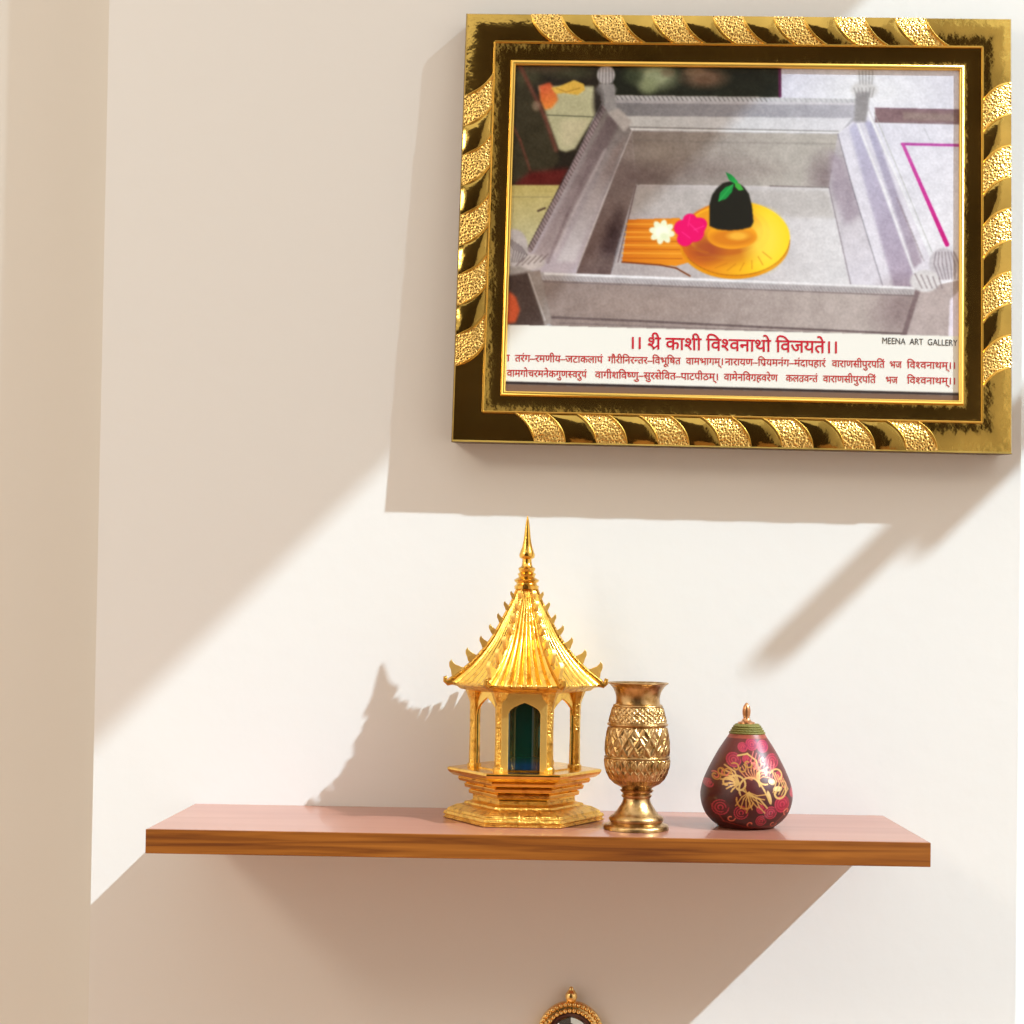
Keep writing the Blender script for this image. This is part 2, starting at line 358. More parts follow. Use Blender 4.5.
# inner left wall
grad([(632,131),(636,186),(616,250),(609,284),(572,284)], (140,130,128), (112,94,92), (632,140), (606,240), 1)
ell(612,240,8,26,(60,44,46),1.2,.85,15); ell(603,262,14,7,(120,104,100),1,.5)
# inner back wall
grad([(632,131),(838,134),(832,187),(636,185)], (132,122,118), (172,168,164), (645,150), (790,150), 1)
ell(660,152,22,14,(150,140,132),1.5,.6); ell(640,176,24,10,(104,88,88),1.5,.7); ell(700,170,60,10,(120,106,104),1.6,.45); ell(825,178,14,20,(112,96,104),1.5,.6)
line([(638,140),(700,142),(836,144)],1.4,(110,106,104),.35,2)
# inner right wall
grad([(838,134),(884,294),(852,294),(829,187)], (176,172,178), (208,206,218), (838,150), (868,270), 1)
poly([(829,150),(845,160),(862,215),(845,225),(831,190)], (150,138,154), 5, .7)
# floor
grad([(636,185),(829,187),(852,294),(609,284)], (170,162,164), (208,208,214), (650,240), (830,240), 1)
poly([(636,188),(828,190),(836,218),(630,214)], (172,168,166), 4, .6)
line([(640,185),(700,186),(790,186.5)],1,(196,190,190),.6); line([(770,186),(829,187.5)],1.2,(110,100,100),.8); line([(829,187),(852,290)],1.2,(130,120,132),.7)
line([(636,186),(618,262)],1.2,(84,64,66),.7)
# right sloping rim
grad([(838,134),(850,124),(868,112),(934,268),(918,294),(884,294)], (206,206,220), (216,214,226), (850,130), (900,280))
grad([(849,128),(858,120),(914,266),(912,292),(895,292)], (176,176,202), (168,156,176), (855,130), (905,280), 3)
line([(858,124),(884,190),(914,272)], 3, (228,230,236), .8, 2)
grad([(864,120),(872,122),(922,262),(914,268)], (168,168,196), (160,148,164), (866,125), (918,265), 2)
line([(868,112),(900,184),(930,254)], 2.4, (222,224,232), .9); line([(874,112),(904,184),(932,252)], .8, (168,172,172), .8)
line([(838,134),(850,180),(884,290)], 1.2, (130,126,140), .7); rope((898,200),(924,262),16,5,(140,128,136),.5)
# front wall
grad([(534,276),(918,291),(910,336),(552,326),(545,318)], (142,128,124), (178,168,166), (600,300), (860,300), 1)
ell(640,305,70,12,(160,144,138),1.2,.5); ell(900,310,22,24,(120,102,106),1.4,.6)
line([(540,276),(740,284),(916,291)], 8, (176,172,176)); line([(545,273.5),(740,281),(914,288)], 2.5, (226,226,232),.9); rope((538,278),(914,293),110,4,(120,110,112),.4); line([(540,281.5),(740,289),(914,296)], 1.2, (104,94,98), .6)
line([(545,317),(640,321),(760,327),(908,334)], 2.2, (84,70,72), .7); line([(560,323),(906,336)], 1, (110,98,100), .7)
# corner posts
poly([(506,276),(530,272),(545,318),(545,330),(506,326)], (84,70,66), 2); poly([(508,290),(516,297),(520,310),(516,322),(507,324)], (206,96,60), 2)
poly([(527,272),(540,270),(552,322),(545,326)], (150,140,136), 1); line([(529,274),(545,320)],1.2,(205,200,200),.6)
ell(514,248,14,19,(196,194,200),.15); ell(532,262,13,8,(206,202,206),.3)
for k in range(6): line([(506+3*k,236+2*k),(514+2.6*k,250+k),(512+2*k,262)], 1.1, (112,104,112), .7)
for k in range(5): line([(516+6*k,266-k),(524+6*k,258-k)],1.2,(120,108,110),.7)
poly([(915,290),(960,280),(960,342),(906,338)], (176,164,164)); poly([(950,300),(960,290),(960,342),(948,342)], (220,214,228), 1)
line([(918,290),(904,335)], 5, (112,94,98), .8, 2)
ell(944,264,15,16,(190,186,194),.15); ell(925,281,15,11,(206,204,208),.2)
for k in range(7): line([(936+3*k,252),(934+4.2*k,264),(940+3*k,279)], 1.1, (120,108,118), .7)
for k in range(5): line([(915+6*k,274+k),(922+5*k,288)],1.4,(128,116,122),.7)
ell(606,75,9,10,(186,186,192),.2); ell(606,90,10,7,(150,150,152),.4); poly([(599,84),(614,84),(618,118),(612,118),(600,100)], (150,150,154), 1)
for k in range(5): line([(600+3*k,68),(599+3.4*k,84)], 1, (110,108,112), .8)
ell(598,102,5,14,(50,44,44),1,.7); poly([(607,112),(619,108),(632,122),(624,132)], (176,172,172), 2)
ell(866,76,9,8,(206,208,214),.2); ell(864,90,13,9,(196,196,200),.4); poly([(856,92),(870,92),(866,122),(854,122)], (140,138,142), 2)
for k in range(5): line([(859+3.4*k,71),(860+3*k,84)], 1, (140,140,146), .8)
for k in range(6): line([(854+4*k,88),(857+3*k,97)], 1, (130,128,132), .7)
# silver tone mottling
def fnoise(s, seed):
    r_ = np.random.default_rng(seed).random((int(Hc/s)+3, int(Wc/s)+3)); yi, xi = yy/s, xx/s; a = yi.astype(int); b_ = xi.astype(int); fy = yi-a; fx = xi-b_
    return (r_[a, b_]*(1-fx)+r_[a, b_+1]*fx)*(1-fy)+(r_[a+1, b_]*(1-fx)+r_[a+1, b_+1]*fx)*fy
img += ((fnoise(14, 1)-.5)*14+(fnoise(3, 2)-.5)*16+(fnoise(1.5, 3)-.5)*14)[..., None]
img = 255*(np.clip(img*1.05-4, 1, 255)/255)**1.03
# golden base
grad([(628,219.5),(680,218),(690,262),(676,266),(622,262)], (206,112,22), (226,140,30), (628,230), (676,240))
for yv in (224, 232, 237, 245, 253): line([(627-(yv-219)*.14, yv), (684, yv+.6)], 1.4, (240,170,60), .7); 
for yv in (228, 241, 249, 258): line([(627-(yv-219)*.14, yv), (682, yv+.6)], 1, (168,80,12), .7)
line([(622,262),(660,265),(676,268),(690,276)], 1.6, (112,50,16), .9)
ell(734.5,243.5,55,35.5,(224,146,14),.03); 
grad([(735+55*math.cos(a), 238+37*math.sin(a)) for a in np.linspace(0, 2*math.pi, 60)], (214,110,22), (252,214,36), (690,240), (768,246), 1)
line([(735+55*math.cos(a), 238.5+37*math.sin(a)) for a in np.linspace(.05, 2.6, 30)], 1, (160,90,10), .6)
ell(728,232,42,27,(244,186,34),.05,.9); ell(726,231,37,24,(226,146,28),.05,.9); ell(724,248,30,14,(176,84,30),1,.7); ell(705,250,16,12,(150,58,40),1,.6)
ell(764,240,17,24,(250,220,80),1,.8); ell(732,236,25,13,(236,158,30),.1); ell(732,238,22,8,(206,116,24),.5,.8); ell(738,236,10,4,(250,200,70),.8,.7)
for a in np.linspace(.4, 2.7, 9): line([(735+30*math.cos(a), 244+20*math.sin(a)), (735+44*math.cos(a+.2), 243+28*math.sin(a+.2))], 1.2, (196,110,16), .5)
poly([(709.5,226),(709.5,204),(712,195),(717,188),(723,183),(729,181.5),(737,182.5),(744,187),(749,194),(752,206),(753.5,222),(751,227),(742,229.5),(730,230.5),(718,229.5)], (26,25,18), 1)
grad([(725.5,172),(732,175),(738,182),(735,184),(729,180)], (20,110,50), (30,170,70), (726,172), (737,183)); poly([(735,182),(740,184),(744,190),(739,190.5),(735,187)], (60,165,60)); poly([(734,184),(732,192),(726,199),(718,201.5),(720,193),(726,187)], (22,140,62)); line([(733,184),(719,201)],.8,(70,190,90),.7)
for a in range(8):
    q = a*math.pi/4+.2; ell(662+7.5*math.cos(q), 232+7*math.sin(q), 5.5, 3.4, (232,238,208), .3, 1, math.degrees(q))
ell(662,232,7,6,(244,248,228),.5); ell(664,236,4,3,(214,226,180),.8,.6)
for x, y, r in ((690,220,7),(700,224,7),(683,228,9),(694,233,10),(685,239,8),(697,226,9),(690,229,9)): ell(x, y, r, r*.9, (228,8,104), .2)
for x0_, y0_, x1_, y1_ in ((688,226,690,216),(694,230,704,226),(682,232,690,238),(690,224,698,232)): line([(x0_,y0_),(x1_,y1_)],1,(250,70,150),.7)
# label
poly([(500,324.5),(965,336.4),(965,396),(500,381)], (236,236,230))
line([(498,382.5),(968,394.5)], 2.6, (46,36,36)); poly([(498,384),(968,396),(968,402),(498,400)], (122,96,80))  # dark border line, then frame recess shadow and backing painted as brown strip
img = np.clip(blur(img, 1), 0, 255)
GX, GY = 700, 520
PH = -.0052
corn = [l2p(51.5, 51.5), l2p(FW-51.5, 51.5), l2p(FW-51.5, FH-51.5), l2p(51.5, FH-51.5)]
u = np.linspace(0, 1, GX+1)[None, :, None]; v_ = np.linspace(0, 1, GY+1)[:, None, None]
pts = (np.array(corn[0])*(1-u)+np.array(corn[1])*u)*(1-v_)+(np.array(corn[3])*(1-u)+np.array(corn[2])*u)*v_
w4 = [L(a, c, PH) for a, c in ((51.5,51.5),(FW-51.5,51.5),(FW-51.5,FH-51.5),(51.5,FH-51.5))]
# colour lookup uses where the print appears, positions are on the real recessed plane
co = ((np.array(w4[0])*(1-u)+np.array(w4[1])*u)*(1-v_)+(np.array(w4[3])*(1-u)+np.array(w4[2])*u)*v_).reshape(-1, 3)
wp = co+np.array(FO)-np.array((0, -D, CZ)); cr_ = wp@np.array(R)   # camera-space
ppx = 512+FPX*cr_[:, 0]/-cr_[:, 2]-cd.shift_x*1024; ppy = 512-FPX*cr_[:, 1]/-cr_[:, 2]+cd.shift_y*1024
ix = np.clip((ppx-X0)*SC-.5, 0, Wc-1.001); iy = np.clip((ppy-Y0)*SC-.5, 0, Hc-1.001); ax = ix.astype(int); ay = iy.astype(int); fx = (ix-ax)[:, None]; fy = (iy-ay)[:, None]
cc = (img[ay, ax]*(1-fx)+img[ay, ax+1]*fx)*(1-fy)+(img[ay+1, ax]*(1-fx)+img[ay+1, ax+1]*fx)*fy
def np_lin(c): c = c/255.; return np.where(c <= .04045, c/12.92, ((c+.055)/1.055)**2.4)
def grid_mesh(name, co, cc, nx, ny, m, parent, alpha=None, wrap=False):
    me = bpy.data.meshes.new(name); a = np.arange(nx*ny); i = a % nx; j = a//nx
    if wrap: ids = np.stack([j*nx+i, j*nx+(i+1) % nx, (j+1)*nx+(i+1) % nx, (j+1)*nx+i], 1)
    else: ids = np.stack([j*(nx+1)+i, (j+1)*(nx+1)+i, (j+1)*(nx+1)+i+1, j*(nx+1)+i+1], 1)
    me.vertices.add(len(co)); me.vertices.foreach_set('co', np.ascontiguousarray(co, dtype=np.float32).ravel())
    me.loops.add(ids.size); me.loops.foreach_set('vertex_index', ids.astype(np.int32).ravel())
    me.polygons.add(len(ids)); me.polygons.foreach_set('loop_start', np.arange(0, ids.size, 4, dtype=np.int32)); me.polygons.foreach_set('use_smooth', np.ones(len(ids), bool))
    me.update(calc_edges=True)
    if cc is not None:
        at = me.color_attributes.new('paint', 'FLOAT_COLOR', 'POINT'); c4 = np.ones((len(co), 4), np.float32); c4[:, :3] = np_lin(cc)
        if alpha is not None: c4[:, 3] = alpha
        at.data.foreach_set('color', c4.ravel())
    me.materials.append(m); o = bpy.data.objects.new(name, me); COL.objects.link(o); o.parent = parent; return o
M_print = vcmat('printed picture', .3)
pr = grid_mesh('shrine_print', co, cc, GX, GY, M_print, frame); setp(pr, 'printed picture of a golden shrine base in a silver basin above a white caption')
# lettering
_gc = {}
def _mesh(s_, off=0.0):
    c = bpy.data.curves.new('t', 'FONT'); c.body = s_; c.offset = off; c.resolution_u = 3
    o = bpy.data.objects.new('t', c); COL.objects.link(o); bpy.context.view_layer.update()
    dg = bpy.context.evaluated_depsgraph_get(); m = bpy.data.meshes.new_from_object(o.evaluated_get(dg))
    vs = [tuple(v.co[:2]) for v in m.vertices]; fs = [tuple(p.vertices) for p in m.polygons]
    bpy.data.objects.remove(o); bpy.data.curves.remove(c); bpy.data.meshes.remove(m); return vs, fs
_Aw = {}
def glyph(ch, off):
    if (ch, off) in _gc: return _gc[ch, off]
    vs, fs = _mesh(ch, off) if ch.strip() else ([], [])
    if 'A' not in _Aw: _Aw['A'] = max(v[0] for v in _mesh('A')[0])
    a = max(v[0] for v in _mesh(ch+'A')[0])-_Aw['A']
    _gc[ch, off] = (vs, fs, a); return _gc[ch, off]
def lay(s_, off):
    pen = 0; V_ = []; F_ = []; i = 0
    while i < len(s_):
        ch = s_[i]; half = False
        if ch == '~': i += 1; ch = s_[i]; half = True
        if ch == '/':   # low slash of a joined ra
            b0 = len(V_); V_ += [(pen-.36, .02), (pen-.30, -.03), (pen-.10, .20), (pen-.10, .28)]; F_.append(tuple(b0+k for k in range(4))); i += 1; continue
        if ch == '\\':
            b0 = len(V_); V_ += [(pen-.20, .03), (pen-.15, -.04), (pen+.09, .16), (pen+.09, .25)]; F_.append(tuple(b0+k for k in range(4))); pen += .0; i += 1; continue
        vs, fs, a = glyph(ch, off); b0 = len(V_)
        if half:
            cut = a*.70; V_ += [(min(x, cut)+pen, y) for x, y in vs]; pen += cut
        else: V_ += [(x+pen, y) for x, y in vs]; pen += a
        F_ += [tuple(b0+k for k in f) for f in fs]; i += 1
    return V_, F_, pen
def caption(mb, s_, xa, xb, ya, yb, em, off=0.0):
    V_, F_, adv = lay(s_, off); mn = min(v[0] for v in V_); mxx = max(v[0] for v in V_); k = (xb-xa)/(mxx-mn); out = []
    for x, y in V_:
        px = xa+(x-mn)*k; py = ya+(yb-ya)*(px-xa)/(xb-xa)-y*em
        out.append(onplane(px, py, PH+.0003)-FO)
    mb.add(out, F_)
M_red = mat('crimson ink', lin((200,22,48)), .4); M_red2 = mat('red ink', lin((196,40,44)), .4); M_ink = mat('dark grey ink', lin((60,60,62)), .4)
b = MB(); caption(b, '।। ~श\\ी काशी वि~शवनाथो विजयते।।'.replace('वि', 'िव'), 632, 837, 348.6, 353.2, 18.5, .012)
setp(b.build('title_lettering', M_red, frame, smooth=False, fix=False), 'large red caption line')
b = MB()
def l1(x): return 361.3+(x-507)*.0172
def l2(x): return 376.4+(x-507)*.0180
for s_, a, c in (('ा', 507, 510), ('तरंग–रमणीय–जटाकलापं', 515, 603), ('गौरीिनर~नतर–िवभूिषत', 608, 681), ('वामभागम्।', 686, 723), ('नारायण–िप/यमनंग–मंदापहारं', 725, 826), ('वाराणसीपुरपितं', 832, 885), ('भज', 890, 902), ('िव~शवनाथम्।।', 907, 955)):
    caption(b, s_, a, c, l1(a), l1(c), 10.6, .008)
for s_, a, c in (('वामगोचरमनेकगुण~सवरुपं', 507, 587), ('वागीशिव~षणु–सुरसेिवत–पाटपीठम्।', 595, 718), ('वामेनिवग/हवरेण', 724, 778), ('कलत/व~नतं', 786, 818), ('वाराणसीपुरपितं', 823, 876), ('भज', 886, 898), ('िव~शवनाथम्।।', 907, 955)):
    caption(b, s_, a, c, l2(a), l2(c), 10.6, .008)
setp(b.build('verse_lettering', M_red2, frame, smooth=False, fix=False), 'two small lines of red verse')
b = MB(); caption(b, 'MEENA  ART  GALLERY', 882.5, 957.5, 343.6, 346.0, 9.0); setp(b.build('gallery_lettering', M_ink, frame, smooth=False, fix=False), 'small dark grey capital letters')
# ------------------------------------------------------------------ golden temple
TP = .072; tc_ = W(523.8, 800, -TP); PS = 1/ (FPX/(D-TP))     # metres per pixel at the temple axis
HEX = [(1,0), (.46,-.85), (-.46,-.85), (-1,0), (-.46,.85), (.46,.85)]
temple = empty('miniature_temple', (tc_.x, -TP, SZ), 'polished gold miniature temple with pointed roof and teal niche, standing on the shelf', 'temple figurine')
YB = 622+(CZ-SZ)/PS-.5
def zz(y): return max((YB-y)*PS, .0003)
def hexloft(mb, prof, mi=0, cap=True):
    vs = [(cx*r, cy*r, z) for r, z in prof for cx, cy in HEX]
    fs = [(i*6+k, i*6+(k+1) % 6, i*6+6+(k+1) % 6, i*6+6+k) for i in range(len(prof)-1) for k in range(6)]
    if cap: fs += [tuple(range(6))[::-1], tuple((len(prof)-1)*6+k for k in range(6))]
    mb.add(vs, fs, mi)
P_ = lambda L_: [(r*PS, zz(y)) for r, y in L_]
b = MB(); hexloft(b, P_([(80,819),(80.5,816.5),(78.5,815.5),(78.5,814.5),(80.5,813.5),(79.5,810.8),(76.5,810),(76,808),(67,804),(60,803),(59,801),(53,800),(51,799),(51,796)])); b.build('plinth', M_goldtx, temple, bevel=.0004, smooth=False)
b = MB(); hexloft(b, P_([(51,796),(51,794),(55,793),(55.5,789.5),(53,788.5),(59,787),(60,783.5),(57.5,782.5),(65,780.5),(66.5,777.5),(65,776.5),(71,775),(75.5,772),(77,769.5),(77,767.8),(75,767)])); b.build('platform', M_gold, temple, bevel=.0004, smooth=False)
zf = zz(767); zt = zz(690)
RC = 50*PS
for k, (cx, cy) in enumerate(HEX):
    b = MB(); r0 = .0054
    b.lathe([(r0*1.25, zf-.0004), (r0*1.25, zf+.003), (r0, zf+.0045), (r0*.93, (zf+zt)/2), (r0, zt-.012), (r0*1.25, zt-.008), (r0*1.9, zt+.001)], (cx*RC, cy*RC, 0), 8)
    b.build('column', M_goldtx, temple, angle=30)
def arch(half, zs, za, n=7):
    L_ = []
    for i in range(n+1):
        t = i/n; L_.append((-half*(1-t**1.25), zs+(za-zs)*(t**.62)))
    return L_
def panel(p0, p1, hole, zs, za, th, name, mt):
    p0, p1 = Vector((*p0, 0)), Vector((*p1, 0)); ex = (p1-p0).normalized(); hw = (p1-p0).length/2; n = ex.cross(Vector((0,0,1)))
    A = arch(hole, zs, za); A2 = [(-x, z) for x, z in A[::-1]][1:]
    poly_ = [(-hw, zf), (-hole, zf)]+A+A2+[(hole, zf), (hw, zf), (hw, zt), (-hw, zt)]
    m_ = MB(); m_.prism(poly_, (p0+p1)/2, ex, (0,0,1), n, th); return m_.build(name, mt, temple, smooth=False, bevel=.0005)
c_ = [(cx*RC, cy*RC) for cx, cy in HEX]
def shrink(a, c, f=.97): m_ = ((a[0]+c[0])/2, (a[1]+c[1])/2); return tuple(m_[i]+(a[i]-m_[i])*f for i in (0,1)), tuple(m_[i]+(c[i]-m_[i])*f for i in (0,1))
M_satin = mat('satin temple brass', (1.0,.68,.2), .5, 1, bump=('n', 400, .3, .0008))
fa, fb = shrink(c_[2], c_[1]); fa = (fa[0], fa[1]-.0025); fb = (fb[0], fb[1]-.0025)
panel(fa, fb, .0150, zz(711), zz(700), .006, 'niche_front', M_satin)
for i, j in ((1,0),(3,2),(4,3),(0,5)):
    a, c = shrink(c_[i], c_[j]); lw = math.dist(a, c)/2
    panel(a, c, lw*.80, zz(714), zz(697), .0025, 'arcade_panel', M_gold)
b = MB(); hexloft(b, [(RC*1.02, zf-.001), (RC*1.02, zf+.0012)]); b.build('floor_slab', M_gold, temple, smooth=False)
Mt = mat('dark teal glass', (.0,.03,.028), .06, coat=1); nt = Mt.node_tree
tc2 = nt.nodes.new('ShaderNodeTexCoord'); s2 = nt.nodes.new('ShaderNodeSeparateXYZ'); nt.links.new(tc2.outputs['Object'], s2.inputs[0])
r2 = nt.nodes.new('ShaderNodeValToRGB'); r2.color_ramp.elements[0].position = zz(762); r2.color_ramp.elements[0].color = (.003,.06,.25,1); r2.color_ramp.elements[1].position = zz(756); r2.color_ramp.elements[1].color = (.0,.045,.038,1)  # blue reflection at the foot of the glass painted into its colour
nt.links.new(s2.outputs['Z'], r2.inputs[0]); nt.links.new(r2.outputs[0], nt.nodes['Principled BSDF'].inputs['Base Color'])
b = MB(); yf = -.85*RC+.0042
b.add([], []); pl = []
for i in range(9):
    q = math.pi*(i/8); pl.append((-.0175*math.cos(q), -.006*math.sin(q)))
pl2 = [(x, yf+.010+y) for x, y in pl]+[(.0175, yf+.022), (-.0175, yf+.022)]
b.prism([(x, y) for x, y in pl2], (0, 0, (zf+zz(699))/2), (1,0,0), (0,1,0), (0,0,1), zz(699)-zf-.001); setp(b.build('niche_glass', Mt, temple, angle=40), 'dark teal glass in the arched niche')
# roof
RP = [(9,587),(11.5,594),(15,603),(20,613),(26,625),(33,638),(41.5,650),(51,661),(61,670.5),(70,677.5),(76,682.5)]
rp = smooth_prof([(r*PS, zz(y)) for r, y in RP], 4); RM = rp[-1][0]
b = MB(); NT = 112
vs = []; n6 = 6*NT
for i, (r, z) in enumerate(rp):
    g = i/(len(rp)-1)
    for k in range(6):
        a, c = HEX[k], HEX[(k+1) % 6]
        for t_ in range(NT):
            t = t_/NT; x = a[0]*(1-t)+c[0]*t; y = a[1]*(1-t)+c[1]*t
            env = min(1, min(t, 1-t)*9)
            fl = 1+(.085*abs(math.cos(math.pi*7*(t-.5)))-.055)*env*(.45+.55*min(1, 2*r/RM))
            sag = 1-.05*g**2*math.sin(math.pi*t)
            vs.append((x*r*fl*sag, y*r*fl*sag, z-.0015*g**2*math.sin(math.pi*t)))
fs = [(i*n6+k, i*n6+(k+1) % n6, (i+1)*n6+(k+1) % n6, (i+1)*n6+k) for i in range(len(rp)-1) for k in range(n6)]
b.add(vs, fs+[tuple(range(n6))]); b.build('roof', M_gold, temple, angle=60)
b = MB(); ze = zz(682.5)
hexloft(b, [(RM*.955, ze+.0005), (RM*.975, ze-.0012), (RM*.965, ze-.003), (RM*.90, ze-.0042), (RM*.86, ze-.0065), (RM*.72, ze-.0085), (RC*1.1, zt-.001)]); b.build('eave_moulding', M_goldtx, temple, smooth=False, bevel=.0003)
tips = [(16,590.7,7),(22.3,601,8),(28.7,613,8.5),(36.5,624,9),(45.5,636,10.5),(59,648,12.5),(75,660,14)]
for k, (cx, cy) in enumerate(HEX):
    d = Vector((cx, cy, 0)); u_ = d.normalized(); tn = Vector((-u_.y, u_.x, 0)); f = d.length
    b = MB(); b.tube([d*r*1.0+Vector((0,0,z+.0006)) for r, z in rp[::2]], [.0014+.0014*i/len(rp[::2]) for i in range(len(rp[::2]))], 8)
    for r, y, s_ in tips:
        tz = zz(y); rt = r*PS; ss = s_*PS
        # root on the ridge below and inward of the tip
        def onridge(z_): return interp([(z, rr) for rr, z in rp[::-1]], z_)
        z1_ = tz-.0015-ss*.25; z2_ = tz-ss*1.35
        A = (onridge(z1_)-.001, z1_); Bq = (onridge(z2_)-.001, z2_)
        pl = [A, (A[0]*.6+rt*.4, A[1]*.7+tz*.3-ss*.34), (rt-ss*.30, tz-ss*.36), (rt-ss*.10, tz-ss*.16), (rt-ss*.04, tz), (rt+ss*.12, tz-ss*.22), (rt+ss*.12, tz-ss*.50), (rt-ss*.02, tz-ss*.80), ((Bq[0]+rt)/2+ss*.10, tz-ss*1.12), Bq]
        b.prism([(p*f, q) for p, q in pl], (0,0,0), u_, (0,0,1), tn, .0036, 1)
    e0 = d*RM; 
    b.tube([e0*.96+Vector((0,0,ze)), e0*1.02+Vector((0,0,ze-.0012)), e0*1.055+Vector((0,0,ze+.001)), e0*1.06+Vector((0,0,ze+.004)), e0*1.035+Vector((0,0,ze+.0045))], [.003,.003,.0026,.0021,.0014], 8)
    b.build('roof_ridge', [M_ant, M_satin], temple, angle=40, bevel=.0011)
SPp = [(12,589),(12.5,586),(10.5,584.5),(10,583),(12,581.5),(12.6,579.8),(10,578),(8,577),(8.6,575),(9.4,573.8),(7,572),(8.4,569.5),(8.6,568),(5.5,566),(4.8,562),(4.6,559),(7.4,557.5),(8,555),(7,552),(5,546),(3.8,540),(3,533),(2.2,526),(1.2,519),(.25,515.5)]
b = MB(); b.lathe([(r*PS, zz(y)) for r, y in SPp], (0,0,0), 24); sp_ = b.build('spire', M_gold, temple, angle=50)
sp_.location = (-.6*PS, 0, 0)
# ------------------------------------------------------------------ embossed vase
VP = .128; vc = W(636.2, 820, -VP); PV = (D-VP)/FPX; YV = 622+(CZ-SZ)/PV+1.6
vase = empty('embossed_vase', (vc.x, -VP, SZ), 'antique brass goblet-shaped vase with embossed bands, standing beside the gold temple', 'vase')
vy = lambda y: (YV-y)*PV
VPf = [(32,831.5),(32.6,829),(32.4,825.5),(31.5,823.6),(28.5,822.8),(26,821),(27.4,818.5),(26.6,816),(22.5,813.5),(19.5,810),(16.5,805.5),(14,801),(13.4,797.5),(14.8,796),(15.2,794.5),(13.2,792.8),(15.8,791.2),(16.8,789.6),(14.5,788),(16.5,786.3)]
BODY = [(17,786.2),(23,783),(27.5,778.5),(30.3,772.5),(31.8,766),(32.3,760),(32,758),(33.2,757),(33,755.6),(31.4,754.8),(31.9,750),(31.6,742),(30.6,734),(29,727.5),(28.6,726),(30.6,725),(30.9,723.6),(29,722.2),(27.9,718),(25.8,710),(24.6,706.8),(25.4,705.8),(24.6,704.6),(22.4,703.6)]
NECK = [(22.3,703.7),(21.8,701),(21.8,697.5),(22.8,693),(25,688.5),(28,685),(30.2,683.4),(30.4,682.6),(29.6,682.4),(27,684.3),(23,689),(20.6,695),(20.2,702),(22,715),(24,730),(20,760),(.5,772)]
b = MB(); b.lathe([(r*PV, max(vy(y), .0003)) for r, y in VPf], (0,0,0), 64); b.build('foot', M_vase, vase, angle=50)
b = MB(); b.lathe([(r*PV, vy(y)) for r, y in smooth_prof(NECK[:9], 3)+NECK[9:]], (0,0,0), 72, caps=False); b.build('neck', M_vase, vase, angle=60)
nth, nz = 560, 260
yb = np.linspace(786.2, 703.6, nz+1); rb = np.interp(-yb, [-y for r, y in BODY], [r for r, y in BODY])
th = np.arange(nth)*2*math.pi/nth; TH, YBm = np.meshgrid(th, yb); RB = np.repeat(rb[:, None], nth, 1)
rel = np.zeros_like(TH)
def ridge_f(ph): return np.clip(1-np.abs(((ph+.5) % 1)-.5)*2*2.0, 0, 1)   # lines on integer phases
m1 = (YBm < 754.5) & (YBm > 727); q = TH/(2*math.pi)
n1 = 18; h1 = (YBm-727)/27.5
lat = np.maximum(ridge_f(q*n1+h1*1.5), ridge_f(q*n1-h1*1.5)); lat = np.maximum(lat, ridge_f(q*n1*2+.6*np.sin(h1*9))*.6)
rel += np.where(m1, lat*1.2, 0)
m2 = (YBm >= 758.5); h2 = (YBm-758)/28
rel += np.where(m2, (np.maximum(ridge_f(q*30+.5*np.sin(h2*7)), ridge_f(q*30+.5-.5*np.sin(h2*7))*.8))*1.2*np.clip(1.25-h2*1.1, 0, 1), 0)
m3 = (YBm < 721.5) & (YBm > 707); h3 = (YBm-707)/14.5
rel += np.where(m3, np.maximum(ridge_f(q*30+.6*np.sin(h3*math.pi*2)), ridge_f(q*30+.5-.6*np.sin(h3*math.pi*2))*.8)*1.0, 0)
RR = (RB+rel-.3)*PV
co = np.stack([RR*np.cos(TH), RR*np.sin(TH), (YV-YBm)*PV], -1).reshape(-1, 3)
setp(grid_mesh('embossed_body', co, None, nth, nz, M_vase, vase, wrap=True), 'rounded body covered in raised lattice and leaf bands')
# ------------------------------------------------------------------ painted pear ornament
QP = .098; qc = W(746, 815, -QP); PQ = (D-QP)/FPX; YQ = 622+(CZ-SZ)/PQ+2.4
pear = empty('pear_ornament', (qc.x, -QP, SZ), 'maroon pear-shaped ornament painted with gold scrolls and roses, right end of the shelf', 'ornament')
PR = smooth_prof([(1,829.6),(14,829),(24,826),(33,820),(40,812.5),(44,803.5),(45.6,795),(45,787),(42.5,778),(38,767.5),(33,757.5),(28,748.5),(22.5,740),(18.5,734),(16.2,730)], 8)
ys = np.array([p[1] for p in PR]); rs = np.array([p[0] for p in PR]); yq = np.linspace(829.6, 730, 420); rq = np.interp(-yq, -ys, rs)
nq = 900; thq = np.arange(nq)*2*math.pi/nq; THQ, YQm = np.meshgrid(thq, yq); RQ = np.repeat(rq[:, None], nq, 1)
